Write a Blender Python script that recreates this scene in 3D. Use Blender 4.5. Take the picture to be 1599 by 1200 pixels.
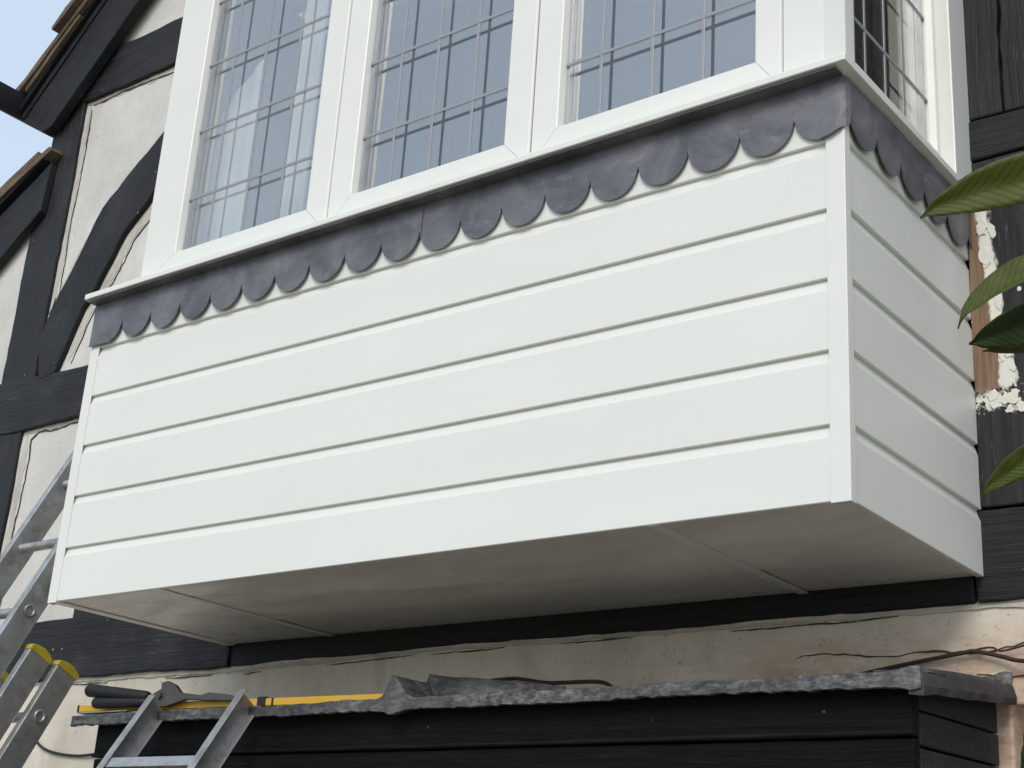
import bpy, bmesh, math, random
from mathutils import Vector, Matrix, noise

# ------------------------------------------------------------------ scene, camera, sky, sun
for o in list(bpy.data.objects):
    bpy.data.objects.remove(o, do_unlink=True)
S = bpy.context.scene
COL = S.collection
R = math.radians

cam_d = bpy.data.cameras.new('camera')
cam = bpy.data.objects.new('camera', cam_d)
COL.objects.link(cam)
cam_d.sensor_fit = 'HORIZONTAL'
cam_d.sensor_width = 36.0
cam_d.lens = 36.0 * 2304.7 / 1599.0
cam_d.clip_start = 0.05
cam_d.clip_end = 2000
rx = Vector((0.79461666, 0.604, 0.06138702))
uy = Vector((0.16496823, -0.31212055, 0.93561009))
fw = Vector((-0.58426865, 0.73332446, 0.347657))
cam.matrix_world = Matrix(((rx.x, uy.x, -fw.x, 1.11126), (rx.y, uy.y, -fw.y, -2.40049),
                           (rx.z, uy.z, -fw.z, -0.77356), (0, 0, 0, 1)))
S.camera = cam

SUN_AZ = R(18)       # a little to the right of straight out from the facade
SUN_EL = R(38)
to_sun = Vector((math.sin(SUN_AZ) * math.cos(SUN_EL), -math.cos(SUN_AZ) * math.cos(SUN_EL), math.sin(SUN_EL)))
world = bpy.data.worlds.new('World')
S.world = world
world.use_nodes = True
wn = world.node_tree
wn.nodes.clear()
sky = wn.nodes.new('ShaderNodeTexSky')
sky.sky_type = 'NISHITA'
sky.sun_disc = False
sky.sun_elevation = SUN_EL
sky.sun_rotation = math.atan2(to_sun.x, to_sun.y)
sky.air_density = 1.0
sky.dust_density = 1.5
sky.ozone_density = 1.0
bg = wn.nodes.new('ShaderNodeBackground')
bg.inputs['Strength'].default_value = 0.15
wo = wn.nodes.new('ShaderNodeOutputWorld')
veil = wn.nodes.new('ShaderNodeMix')          # thin, even high cloud over the whole sky
veil.data_type = 'RGBA'
veil.inputs[0].default_value = 0.66
veil.inputs[7].default_value = (4.9, 5.75, 6.7, 1)
wn.links.new(sky.outputs[0], veil.inputs[6])
wn.links.new(veil.outputs[2], bg.inputs[0])
wn.links.new(bg.outputs[0], wo.inputs[0])

sd = bpy.data.lights.new('sun', 'SUN')
sd.energy = 1.5
sd.angle = R(25)
sd.color = (1.0, 0.93, 0.83)
sun = bpy.data.objects.new('sun', sd)
COL.objects.link(sun)
sun.rotation_euler = (-to_sun).to_track_quat('-Z', 'Y').to_euler()

S.cycles.max_bounces = 5
S.cycles.diffuse_bounces = 3
S.cycles.glossy_bounces = 3
S.cycles.transmission_bounces = 3
S.cycles.transparent_max_bounces = 10
S.view_settings.view_transform = 'Standard'
S.view_settings.look = 'None'
S.view_settings.exposure = 0.15
S.view_settings.gamma = 1.0
S.view_settings.use_curve_mapping = False

# ------------------------------------------------------------------ materials
MATS = {}

class NT:
    def __init__(s, name):
        s.m = bpy.data.materials.new(name)
        s.m.use_nodes = True
        s.t = s.m.node_tree
        s.b = s.t.nodes['Principled BSDF']
        s.tc = s.t.nodes.new('ShaderNodeTexCoord')
    def n(s, typ, **kw):
        k = s.t.nodes.new(typ)
        for a, v in kw.items():
            setattr(k, a, v)
        return k
    def l(s, a, b):
        s.t.links.new(a, b)
    def co(s, scale=(1, 1, 1), rot=(0, 0, 0), loc=(0, 0, 0), src='Object'):
        mp = s.n('ShaderNodeMapping')
        mp.inputs['Scale'].default_value = scale
        mp.inputs['Rotation'].default_value = rot
        mp.inputs['Location'].default_value = loc
        s.l(s.tc.outputs[src], mp.inputs[0])
        return mp.outputs[0]
    def noise(s, co, scale=5, detail=4, rough=0.5, dist=0.0):
        k = s.n('ShaderNodeTexNoise')
        k.inputs['Scale'].default_value = scale
        k.inputs['Detail'].default_value = detail
        k.inputs['Roughness'].default_value = rough
        k.inputs['Distortion'].default_value = dist
        s.l(co, k.inputs['Vector'])
        return k.outputs[0]
    def vor(s, co, scale, feature='F1'):
        k = s.n('ShaderNodeTexVoronoi', feature=feature)
        k.inputs['Scale'].default_value = scale
        s.l(co, k.inputs['Vector'])
        return k
    def ramp(s, fac, stops, interp='LINEAR'):
        k = s.n('ShaderNodeValToRGB')
        k.color_ramp.interpolation = interp
        e = k.color_ramp.elements
        while len(e) < len(stops):
            e.new(0.5)
        for i, (p, c) in enumerate(stops):
            e[i].position = p
            e[i].color = (c, c, c, 1) if isinstance(c, (int, float)) else (*c, 1)
        s.l(fac, k.inputs[0])
        return k.outputs[0]
    def mix(s, fac, a, b):
        k = s.n('ShaderNodeMix', data_type='RGBA')
        for i, v in ((0, fac), (6, a), (7, b)):
            if isinstance(v, (int, float)):
                k.inputs[i].default_value = v
            elif isinstance(v, tuple):
                k.inputs[i].default_value = (*v, 1)
            else:
                s.l(v, k.inputs[i])
        return k.outputs[2]
    def math(s, op, a, b=None):
        k = s.n('ShaderNodeMath', operation=op)
        for i, v in ((0, a), (1, b)):
            if v is None:
                continue
            if isinstance(v, (int, float)):
                k.inputs[i].default_value = v
            else:
                s.l(v, k.inputs[i])
        return k.outputs[0]
    def sep(s, co):
        k = s.n('ShaderNodeSeparateXYZ')
        s.l(co, k.inputs[0])
        return k.outputs
    def bump(s, h, strength=0.3, dist=0.01, prev=None):
        k = s.n('ShaderNodeBump')
        k.inputs['Strength'].default_value = strength
        k.inputs['Distance'].default_value = dist
        s.l(h, k.inputs['Height'])
        if prev is not None:
            s.l(prev, k.inputs['Normal'])
        s.l(k.outputs[0], s.b.inputs['Normal'])
        return k.outputs[0]
    def set(s, base=None, rough=None, metal=None, spec=None):
        for nm, v in (('Base Color', base), ('Roughness', rough), ('Metallic', metal), ('Specular IOR Level', spec)):
            if v is None:
                continue
            i = s.b.inputs[nm]
            if isinstance(v, (int, float)):
                i.default_value = v
            elif isinstance(v, tuple):
                i.default_value = (*v, 1)
            else:
                s.l(v, i)
        return s.m

def m_upvc():
    k = NT('white_upvc')
    c = k.co()
    n1 = k.noise(c, 2.2, 3)
    n2 = k.noise(k.co((3, 3, 30)), 6, 4)
    col = k.mix(k.ramp(n1, [(0.2, 0.0), (0.8, 1.0)], 'EASE'), (0.755, 0.775, 0.728), (0.785, 0.80, 0.755))
    sm = k.ramp(k.noise(k.co((0.5, 0.5, 2.5), loc=(3, 1, 7)), 3, 3, 0.5), [(0.25, 0.0), (0.85, 0.55)], 'EASE')
    col = k.mix(sm, col, (0.725, 0.735, 0.695))
    oi = k.n('ShaderNodeObjectInfo')
    col = k.mix(k.math('MULTIPLY', oi.outputs['Random'], 0.35), col, (0.73, 0.745, 0.705))
    k.bump(k.noise(k.co((0.35, 0.35, 2.0)), 3.0, 1), 0.08, 0.02)
    return k.set(col, k.ramp(n1, [(0.2, 0.25), (0.8, 0.36)], 'EASE'), 0, 0.5)

def m_timber(ang=0.0, seed=0.0, wear=0.5, k0=1.0):
    spec = 0.3 if k0 > 0.5 else 0.12
    key = ('timber', round(ang, 2), seed, wear, k0)
    if key in MATS:
        return MATS[key]
    k = NT('black_painted_timber')
    # rotate so that local x runs along the grain, then stretch
    mp0 = k.n('ShaderNodeMapping')
    mp0.inputs['Rotation'].default_value = (0, ang, 0)
    mp0.inputs['Location'].default_value = (seed, seed * 1.7, seed * .6)
    k.l(k.tc.outputs['Object'], mp0.inputs[0])
    def st(sc):
        mp = k.n('ShaderNodeMapping')
        mp.inputs['Scale'].default_value = sc
        k.l(mp0.outputs[0], mp.inputs[0])
        return mp.outputs[0]
    g = k.noise(st((1.6, 30, 30)), 2.6, 6, 0.62, 0.4)
    big = k.noise(st((1, 1.6, 1.6)), 3.2, 5, 0.6)
    fine = k.noise(st((3.5, 46, 46)), 2.4, 5, 0.66)
    col = k.mix(k.ramp(g, [(0.35, 0.0), (0.7, 1.0)]), tuple(k0 * q for q in (0.0105, 0.0113, 0.0132)), tuple(k0 * q for q in (0.0300, 0.0315, 0.0345)))
    col = k.mix(k.ramp(big, [(0.48, 0.0), (0.72, 0.55 * wear + .1)]), col, tuple(k0 * q for q in (0.075, 0.077, 0.078)))
    scr = k.math('MULTIPLY', k.ramp(fine, [(0.62, 0.0), (0.72, 1.0)]), k.ramp(big, [(0.42, 0.0), (0.62, 1.0)]))
    col = k.mix(k.math('MULTIPLY', scr, 0.7 * wear), col, (0.20, 0.20, 0.195))
    v = k.vor(st((0.7, 1, 1)), 26)
    sel = k.ramp(k.sep(v.outputs['Color'])[0], [(0.84, 0.0), (0.85, 1.0)])
    n3 = k.noise(st((1, 1, 1)), 160, 3)
    dd = k.math('ADD', v.outputs['Distance'], k.math('MULTIPLY', n3, 0.14))
    spk = k.math('MULTIPLY', k.ramp(dd, [(0.12, 1.0), (0.16, 0.0)]), sel)
    col = k.mix(k.math('MULTIPLY', spk, wear), col, (0.55, 0.55, 0.52))
    h = k.math('ADD', k.math('MULTIPLY', g, 1.0), k.math('MULTIPLY', fine, 0.5))
    k.bump(h, 0.8, 0.008)
    MATS[key] = k.set(col, k.ramp(g, [(0.3, 0.45), (0.7, 0.7)]), 0, spec)
    return MATS[key]

def m_plaster(name, c1, c2, dirt=0.3, rust=False):
    k = NT(name)
    c = k.co()
    n1 = k.noise(c, 4, 6, 0.6)
    n2 = k.noise(c, 60, 5, 0.65)
    n3 = k.noise(k.co((1, 1, 0.35)), 7, 5, 0.6, 0.4)
    col = k.mix(k.ramp(n1, [(0.3, 0.0), (0.7, 1.0)]), c1, c2)
    col = k.mix(k.ramp(n3, [(0.52, 0.0), (0.78, dirt)]), col, (0.30, 0.275, 0.235))
    pits = k.ramp(k.noise(c, 95, 2, 0.5), [(0.66, 0.0), (0.72, 0.5)])
    col = k.mix(pits, col, (0.22, 0.19, 0.16))
    if rust:
        xyz = k.sep(c)
        zz = k.math('ADD', xyz[2], k.math('MULTIPLY', k.math('SUBTRACT', n3, 0.5), 0.12))
        # a tide mark along the top of the lead, where old flashing bled into the render
        band = k.math('MULTIPLY', k.ramp(k.math('ADD', zz, 0.40), [(0.20, 1.0), (0.33, 0.0)]),
                      k.ramp(k.math('MULTIPLY', k.math('ADD', xyz[0], 1.6), 0.5), [(0.15, 0.0), (0.6, 1.0)]))
        band = k.math('MULTIPLY', band, k.ramp(k.noise(k.co((1, 1, 3)), 9, 5, .65), [(0.36, 0.1), (0.60, 0.85)]))
        col = k.mix(band, col, (0.44, 0.25, 0.145))
    nb = k.bump(n1, 0.35, 0.02)
    k.bump(n2, 0.35, 0.004, nb)
    return k.set(col, 0.85, 0, 0.25)

def m_lead(name, base, hi, oxide=0.0, rough=0.5, stretch=(1, 1, 1)):
    k = NT(name)
    c = k.co(stretch)
    n1 = k.noise(c, 7, 5, 0.6, 0.6)
    n2 = k.noise(k.co((4, 4, 46), rot=(0, R(8), 0)), 5, 5, 0.65)
    col = k.mix(k.ramp(n1, [(0.36, 0.0), (0.64, 1.0)]), base, hi)
    sc_ = k.ramp(k.noise(k.co((1, 1, 1.4), loc=(8, 3, 2)), 13, 7, 0.68, 0.9), [(0.57, 0.0), (0.70, 0.45)])
    col = k.mix(sc_, col, tuple(min(1, v * 1.7) for v in hi))
    col = k.mix(k.math('MULTIPLY', k.ramp(n2, [(0.45, 0.0), (0.7, 1.0)]), 0.14), col, tuple(v * 1.5 for v in hi))
    if oxide:
        n3 = k.noise(k.co((1, 1, 2.2)), 34, 9, 0.76, 0.0)
        n4 = k.noise(k.co(), 3.1, 4, 0.6)
        n1 = k.math('ADD', k.math('MULTIPLY', n1, .5), k.math('MULTIPLY', n3, .7))
        f = k.math('MULTIPLY', k.ramp(n3, [(0.45, 0.0), (0.66, 1.0)]), k.ramp(n4, [(0.36, 0.2), (0.6, 1.0)]))
        col = k.mix(k.math('MULTIPLY', f, oxide), col, (0.36, 0.36, 0.345))
        n5 = k.noise(k.co(loc=(4, 2, 1)), 70, 4, 0.6)
        col = k.mix(k.ramp(n5, [(0.70, 0.0), (0.76, 0.7)]), col, (0.5, 0.5, 0.47))
    nb = k.bump(n1, 0.35 if not oxide else 0.12, 0.012)
    k.bump(n2, 0.22, 0.003, nb)
    return k.set(col, rough, 0.25, 0.4)

def m_alu(name='brushed_aluminium', base=(0.46, 0.465, 0.47), dirt=(0.20, 0.19, 0.17)):
    k = NT(name)
    c = k.co((1, 1, 1))
    n1 = k.noise(c, 16, 5, 0.65)
    n2 = k.noise(k.co((60, 60, 3)), 5, 4, 0.6)
    col = k.mix(k.ramp(n1, [(0.42, 0.0), (0.68, 0.75)]), base, dirt)
    col = k.mix(k.ramp(k.noise(c, 70, 3), [(0.64, 0.0), (0.72, 0.5)]), col, (0.62, 0.62, 0.6))
    k.bump(n2, 0.15, 0.002)
    return k.set(col, k.ramp(n1, [(0.3, 0.36), (0.7, 0.6)]), 0.75, 0.5)

def m_plain(name, col, rough=0.5, metal=0.0, spec=0.5, var=0.25, sc=30, bump=0.1):
    k = NT(name)
    n1 = k.noise(k.co(), sc, 4, 0.6)
    a = tuple(v * (1 - var) for v in col)
    b = tuple(min(1, v * (1 + var)) for v in col)
    if bump:
        k.bump(n1, bump, 0.003)
    return k.set(k.mix(n1, a, b), rough, metal, spec)

def m_glass(base):
    k = NT('window_glass')
    t = k.t
    out = t.nodes['Material Output']
    tr = k.n('ShaderNodeBsdfTransparent')
    tr.inputs[0].default_value = (0.94, 0.95, 0.95, 1)
    gl = k.n('ShaderNodeBsdfGlossy')
    gl.inputs['Roughness'].default_value = 0.0
    gl.inputs['Color'].default_value = (1.0, 0.985, 0.96, 1)
    fr = k.n('ShaderNodeLayerWeight')
    fr.inputs['Blend'].default_value = 0.5
    b = k.n('ShaderNodeBump')
    b.inputs['Strength'].default_value = 0.05
    b.inputs['Distance'].default_value = 0.01
    k.l(k.noise(k.co(), 5, 2), b.inputs['Height'])
    k.l(b.outputs[0], gl.inputs['Normal'])
    fac = k.math('ADD', k.math('POWER', fr.outputs['Facing'], 5.0), base)
    fac = k.math('MINIMUM', fac, 1.0)
    mx = k.n('ShaderNodeMixShader')
    k.l(fac, mx.inputs[0])
    k.l(tr.outputs[0], mx.inputs[1])
    k.l(gl.outputs[0], mx.inputs[2])
    k.l(mx.outputs[0], out.inputs['Surface'])
    t.nodes.remove(k.b)
    return k.m

def m_tile():
    k = NT('weathered_roof_tile')
    c = k.co()
    n1 = k.noise(c, 9, 6, 0.65)
    n2 = k.noise(c, 45, 5, 0.7)
    col = k.mix(k.ramp(n1, [(0.32, 0.0), (0.7, 1.0)]), (0.085, 0.060, 0.042), (0.20, 0.155, 0.105))
    col = k.mix(k.ramp(n2, [(0.52, 0.0), (0.66, 0.7)]), col, (0.13, 0.125, 0.08))
    k.bump(n2, 0.6, 0.01)
    return k.set(col, 0.9, 0, 0.2)

def m_leaf(name, c1, c2, rough=0.5):
    k = NT(name)
    c = k.co()
    n1 = k.noise(c, 30, 4, 0.6)
    col = k.mix(n1, c1, c2)
    u, w = k.sep(k.tc.outputs['UV'])[:2]
    ph = k.math('SUBTRACT', k.math('MULTIPLY', u, 17.0), k.math('MULTIPLY', k.math('ABSOLUTE', w), 2.6))
    ph = k.math('ADD', ph, k.math('MULTIPLY', n1, 0.5))
    fr = k.math('ABSOLUTE', k.math('SUBTRACT', k.math('FRACT', ph), 0.5))
    vein = k.ramp(fr, [(0.0, 1.0), (0.11, 0.0)])
    col = k.mix(k.math('MULTIPLY', vein, 0.35), col, tuple(min(1, q * 1.9) for q in c2))
    edge = k.ramp(k.math('ABSOLUTE', w), [(0.86, 0.0), (0.99, 1.0)])
    col = k.mix(k.math('MULTIPLY', edge, 0.5), col, (0.13, 0.13, 0.05))
    blem = k.ramp(k.noise(c, 120, 3, 0.6), [(0.66, 0.0), (0.72, 0.6)])
    col = k.mix(blem, col, (0.10, 0.085, 0.035))
    k.bump(k.math('ADD', fr, k.math('MULTIPLY', k.noise(c, 90, 3), 0.4)), 0.5, 0.0012)
    k.set(col, rough, 0, 0.3)
    out = k.t.nodes['Material Output']
    tl = k.n('ShaderNodeBsdfTranslucent')
    k.l(col, tl.inputs[0])
    ad = k.n('ShaderNodeMixShader')
    ad.inputs[0].default_value = 0.3
    k.l(k.b.outputs[0], ad.inputs[1])
    k.l(tl.outputs[0], ad.inputs[2])
    k.l(ad.outputs[0], out.inputs['Surface'])
    return k.m

def m_barepost():
    """black post whose paint has come away beside the cladding: bare brown wood, white filler"""
    k = NT('peeling_black_post')
    c = k.co()
    x, y, z = k.sep(c)[:3]
    g = k.noise(k.co((30, 30, 1.6)), 2.6, 6, 0.62, 0.4)
    fine = k.noise(k.co((60, 60, 6)), 2.0, 4, 0.6)
    nn = k.noise(k.co((1, 1, 0.5)), 26, 6, 0.7)
    n2 = k.noise(k.co(loc=(5, 2, 3)), 42, 6, 0.72)
    base = k.mix(k.ramp(g, [(0.35, 0.0), (0.7, 1.0)]), (0.012, 0.0125, 0.0145), (0.032, 0.033, 0.036))
    base = k.mix(k.math('MULTIPLY', k.ramp(fine, [(0.64, 0.0), (0.70, 1.0)]), 0.4), base, (0.16, 0.16, 0.155))
    wood = k.mix(k.ramp(g, [(0.3, 0.0), (0.7, 1.0)]), (0.125, 0.075, 0.042), (0.30, 0.20, 0.125))
    white = (0.74, 0.73, 0.66)
    def band(v, lo, hi, soft):
        a = k.math('SMOOTH_MIN', 1, 1)
        return None
    def ss(v, a, b):
        mr = k.n('ShaderNodeMapRange', interpolation_type='SMOOTHSTEP')
        mr.inputs[1].default_value = a
        mr.inputs[2].default_value = b
        k.l(v, mr.inputs[0])
        return mr.outputs[0]
    wob = k.math('MULTIPLY', k.math('SUBTRACT', nn, 0.5), 0.05)
    xx = k.math('ADD', x, wob)
    zz = k.math('ADD', z, k.math('MULTIPLY', k.math('SUBTRACT', n2, 0.5), 0.09))
    # width of the bare strip grows downwards
    wid = k.math('SUBTRACT', 0.105, k.math('MULTIPLY', z, 0.098))
    inb = k.math('SUBTRACT', wid, xx)                       # >0 inside the bare strip
    zr = k.math('MULTIPLY', ss(zz, 0.415, 0.425), k.math('SUBTRACT', 1.0, ss(zz, 0.86, 0.90)))
    woodm = k.math('MULTIPLY', ss(inb, -0.004, 0.004), zr)
    whm = k.math('MULTIPLY', ss(k.math('ADD', inb, 0.030), -0.004, 0.004), zr)
    # splash of white under the strip
    zl = k.math('MULTIPLY', ss(zz, 0.365, 0.385), k.math('SUBTRACT', 1.0, ss(zz, 0.435, 0.45)))
    spl = k.math('MULTIPLY', zl, ss(k.math('ADD', n2, k.math('MULTIPLY', nn, 0.5)), 0.74, 0.80))
    col = k.mix(spl, base, white)
    col = k.mix(whm, col, white)
    col = k.mix(woodm, col, wood)
    v = k.vor(c, 17)
    sel = k.ramp(k.sep(v.outputs['Color'])[0], [(0.82, 0.0), (0.83, 1.0)])
    dd = k.math('ADD', v.outputs['Distance'], k.math('MULTIPLY', n2, 0.2))
    col = k.mix(k.math('MULTIPLY', k.ramp(dd, [(0.17, 1.0), (0.21, 0.0)]), sel), col, white)
    k.bump(k.math('ADD', g, k.math('MULTIPLY', whm, 0.6)), 0.5, 0.006)
    return k.set(col, 0.65, 0, 0.3)

UPVC = m_upvc()
def m_soffit():
    k = NT('smudged_white_soffit')
    n1 = k.noise(k.co((0.6, 1.6, 1)), 3.4, 6, 0.62, 0.8)
    n2 = k.noise(k.co((1, 6, 1), rot=(0, 0, R(20))), 5, 5, 0.6)
    col = k.mix(k.ramp(n1, [(0.42, 0.0), (0.62, 0.85)]), (0.78, 0.78, 0.755), (0.66, 0.64, 0.60))
    col = k.mix(k.ramp(n2, [(0.58, 0.0), (0.75, 0.5)]), col, (0.60, 0.575, 0.535))
    return k.set(col, k.ramp(n1, [(0.35, 0.14), (0.7, 0.40)]), 0, 0.6)
SOFFIT = m_soffit()
PLAST = m_plaster('aged_white_plaster', (0.55, 0.54, 0.51), (0.68, 0.67, 0.635), 0.26)
RENDER = m_plaster('cream_render', (0.66, 0.605, 0.51), (0.78, 0.72, 0.62), 0.45, rust=True)
LEAD = m_lead('new_lead', (0.095, 0.099, 0.110), (0.185, 0.188, 0.202), 0.0, 0.45)
OLDLEAD = m_lead('old_lead', (0.035, 0.037, 0.040), (0.085, 0.087, 0.09), 0.75, 0.6)
CAME = m_plain('lead_came', (0.30, 0.31, 0.325), 0.45, 0.2, 0.5, 0.15, 60, 0.05)
SPACER = m_plain('spacer_bar', (0.42, 0.44, 0.47), 0.35, 0.6, 0.5, 0.05, 60, 0.0)
GLASS = m_glass(0.10)
GLASSIN = m_glass(0.40)
GLASSIDE = m_glass(0.12)
ALU = m_alu()
TILE = m_tile()
DARK = m_plain('dark_gap', (0.012, 0.012, 0.014), 0.8, 0, 0.2, 0.3, 20, 0.2)
CRACK = m_plain('crack_shadow', (0.075, 0.066, 0.058), 0.9, 0, 0.1, 0.5, 60, 0.1)
MORTAR = m_plaster('edge_mortar', (0.44, 0.42, 0.37), (0.58, 0.56, 0.51), 0.55)
YELLOW = m_plain('yellow_paint', (0.72, 0.42, 0.03), 0.4, 0, 0.5, 0.12, 25, 0.05)
YCAP = m_plain('yellow_plastic', (0.46, 0.37, 0.03), 0.5, 0, 0.5, 0.2, 40, 0.1)
RUBBER = m_plain('black_rubber', (0.016, 0.017, 0.019), 0.55, 0, 0.4, 0.3, 40, 0.1)
STEEL = m_plain('dull_steel', (0.12, 0.115, 0.105), 0.5, 0.7, 0.5, 0.35, 25, 0.15)
TWIG = m_plain('dead_stem', (0.06, 0.038, 0.028), 0.85, 0, 0.2, 0.4, 60, 0.4)
LEAFA = m_leaf('leaf_green', (0.065, 0.092, 0.013), (0.10, 0.128, 0.024))
LEAFB = m_leaf('leaf_dark', (0.020, 0.038, 0.012), (0.036, 0.058, 0.018))
LEAFM = m_leaf('leaf_midrib', (0.06, 0.085, 0.018), (0.085, 0.11, 0.026))
CURT = m_plain('curtain_cloth', (0.84, 0.84, 0.82), 0.9, 0, 0.1, 0.05, 12, 0.1)
ROOM = m_plain('room_paint', (0.40, 0.39, 0.38), 0.9, 0, 0.2, 0.05, 4, 0.0)
PEEL = m_barepost()
def m_ground():
    k = NT('gravel_drive')
    c = k.co()
    v = k.vor(c, 38)
    n = k.noise(c, 2, 5, 0.6)
    col = k.mix(k.ramp(n, [(0.3, 0.0), (0.7, 1.0)]), (0.30, 0.25, 0.19), (0.42, 0.355, 0.28))
    col = k.mix(k.math('MULTIPLY', k.sep(v.outputs['Color'])[0], 0.5), col, (0.11, 0.10, 0.085))
    k.bump(v.outputs['Distance'], 0.6, 0.03)
    return k.set(col, 0.9, 0, 0.2)
GROUND = m_ground()

# ------------------------------------------------------------------ builders
def link(name, me, mat, parent=None, bevel=0.0, seg=2, smooth=False):
    o = bpy.data.objects.new(name, me)
    COL.objects.link(o)
    if mat is not None and not me.materials:
        me.materials.append(mat)
    if parent is not None:
        o.parent = parent
    if bevel:
        b = o.modifiers.new('bevel', 'BEVEL')
        b.width = bevel
        b.segments = seg
        b.limit_method = 'ANGLE'
        b.angle_limit = R(35)
    if smooth:
        for p in me.polygons:
            p.use_smooth = True
    return o

def mesh(name, v, f, mat, parent=None, bevel=0.0, seg=2, smooth=False):
    me = bpy.data.meshes.new(name)
    me.from_pydata([tuple(p) for p in v], [], f)
    bm = bmesh.new()
    bm.from_mesh(me)
    bmesh.ops.recalc_face_normals(bm, faces=bm.faces)
    bm.to_mesh(me)
    bm.free()
    return link(name, me, mat, parent, bevel, seg, smooth)

def boxvf(x0, x1, y0, y1, z0, z1, off=0):
    v = [(x0, y0, z0), (x1, y0, z0), (x1, y1, z0), (x0, y1, z0), (x0, y0, z1), (x1, y0, z1), (x1, y1, z1), (x0, y1, z1)]
    f = [(0, 3, 2, 1), (4, 5, 6, 7), (0, 1, 5, 4), (1, 2, 6, 5), (2, 3, 7, 6), (3, 0, 4, 7)]
    return v, [tuple(i + off for i in q) for q in f]

def box(name, x0, x1, y0, y1, z0, z1, mat, parent=None, bevel=0.002, seg=2):
    return mesh(name, *boxvf(x0, x1, y0, y1, z0, z1), mat, parent, bevel, seg)

def loft(rings, closed=True, caps=True):
    """faces through a list of equal rings of points"""
    v, f, n = [], [], len(rings[0])
    for r in rings:
        v += [tuple(p) for p in r]
    for i in range(len(rings) - 1):
        for j in range(n if closed else n - 1):
            a, b = i * n + j, i * n + (j + 1) % n
            f.append((a, b, b + n, a + n))
    if caps:
        f.append(tuple(range(n - 1, -1, -1)))
        f.append(tuple((len(rings) - 1) * n + j for j in range(n)))
    return v, f

def tubevf(pts, rad, n=10):
    pts = [Vector(p) for p in pts]
    rings = []
    ref = Vector((0.13, 0.21, 0.97))
    for i, p in enumerate(pts):
        d = (pts[min(i + 1, len(pts) - 1)] - pts[max(i - 1, 0)]).normalized()
        a = d.cross(ref if abs(d.dot(ref)) < 0.95 else Vector((1, 0, 0))).normalized()
        b = d.cross(a)
        r = rad[i] if isinstance(rad, (list, tuple)) else rad
        rings.append([p + (a * math.cos(t) + b * math.sin(t)) * r for t in [2 * math.pi * j / n for j in range(n)]])
    return loft(rings)

def tube(name, pts, rad, mat, parent=None, n=10):
    v, f = tubevf(pts, rad, n)
    return mesh(name, v, f, mat, parent, 0, 2, True)

def wobble(pts, step=0.05, amp=0.004, seed=0.0, skip=()):
    """closed xz outline, edges cut up and made a little uneven"""
    out = []
    n = len(pts)
    for i in range(n):
        a, b = Vector((*pts[i], 0)), Vector((*pts[(i + 1) % n], 0))
        L = (b - a).length
        k = max(1, int(L / step)) if i not in skip else 1
        nrm = Vector(((b - a).y, -(b - a).x, 0)).normalized() if L else Vector()
        for j in range(k):
            p = a.lerp(b, j / k)
            if j:
                q = p * 3.1 + Vector((seed, seed * 2, 5))
                q2 = p * 19 + Vector((seed, seed, 1))
                p = p + nrm * amp * (2.2 * noise.noise(q) + 1.1 * noise.noise(q2))
            out.append((p.x, p.y))
    return out

def slab(name, outline, y0, y1, mat, parent=None, bevel=0.004, step=0.06, amp=0.004, seed=0.0, seg=2):
    """upright plate with an xz outline between two depths"""
    pts = wobble(outline, step, amp, seed)
    n = len(pts)
    v = [(x, y0, z) for x, z in pts] + [(x, y1, z) for x, z in pts]
    f = [tuple(range(n)), tuple(range(2 * n - 1, n - 1, -1))]
    f += [(i, (i + 1) % n, n + (i + 1) % n, n + i) for i in range(n)]
    return mesh(name, v, f, mat, parent, bevel, seg)

def empty(name, loc, label, cat, group=None):
    o = bpy.data.objects.new(name, None)
    COL.objects.link(o)
    o.empty_display_size = 0.1
    o['label'] = label
    o['category'] = cat
    if group:
        o['group'] = group
    return o

def tag(o, label, cat, group=None):
    o['label'] = label
    o['category'] = cat
    if group:
        o['group'] = group
    return o

# ------------------------------------------------------------------ ground
gr = mesh('ground', [(-400, -400, -2.4), (400, -400, -2.4), (400, 400, -2.4), (-400, 400, -2.4)], [(0, 1, 2, 3)], GROUND)
gr['kind'] = 'structure'

# ------------------------------------------------------------------ the house
house = empty('timber_framed_house', (0, 0, 0), 'black and white timber framed house wall with tiled gable roof', 'house')
F = 0.655            # face of the timbers
PY0, PY1 = 0.672, 0.80

def plaster(outline, seed, mat=PLAST, y=PY0):
    return slab('plaster_panel', outline, y, PY1, mat, house, 0.003, 0.08, 0.0, seed)

plaster([(-3.71, 1.20), (-3.45, 1.42), (-3.22, 1.80), (-2.75, 2.20), (-2.25, 2.30), (-2.25, 2.38), (-3.71, 2.38)], 1)
plaster([(-3.62, 1.09), (-2.25, 1.09), (-2.25, 2.298), (-2.74, 2.19), (-3.21, 1.79), (-3.44, 1.40)], 2)
plaster([(-3.80, 2.45), (-0.2, 2.45), (-0.2, 5.6), (-0.75, 5.6)], 3)
plaster([(-4.75, 0.88), (-3.86, 0.88), (-3.86, 2.0), (-4.75, 1.55)], 4)
plaster([(-3.74, 0.10), (-2.20, 0.10), (-2.20, 0.94), (-3.74, 0.94)], 5)
plaster([(-4.75, 0.10), (-3.90, 0.10), (-3.90, 0.87), (-4.75, 0.87)], 6)
plaster([(0.42, 0.10), (2.6, 0.10), (2.6, 5.6), (-0.19, 5.6), (-0.19, 2.45), (0.42, 2.45)], 7)
slab('rendered_wall', [(-4.75, -2.4), (0.045, -2.4), (0.040, -0.27), (2.6, -0.27), (2.6, -0.045), (-4.75, -0.045)],
     0.668, 0.95, RENDER, house, 0.006, 0.05, 0.003, 9)
box('upper_wall', -2.3, 0.02, 0.69, 0.8, 2.2, 2.6, PLAST, house, 0)
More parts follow.
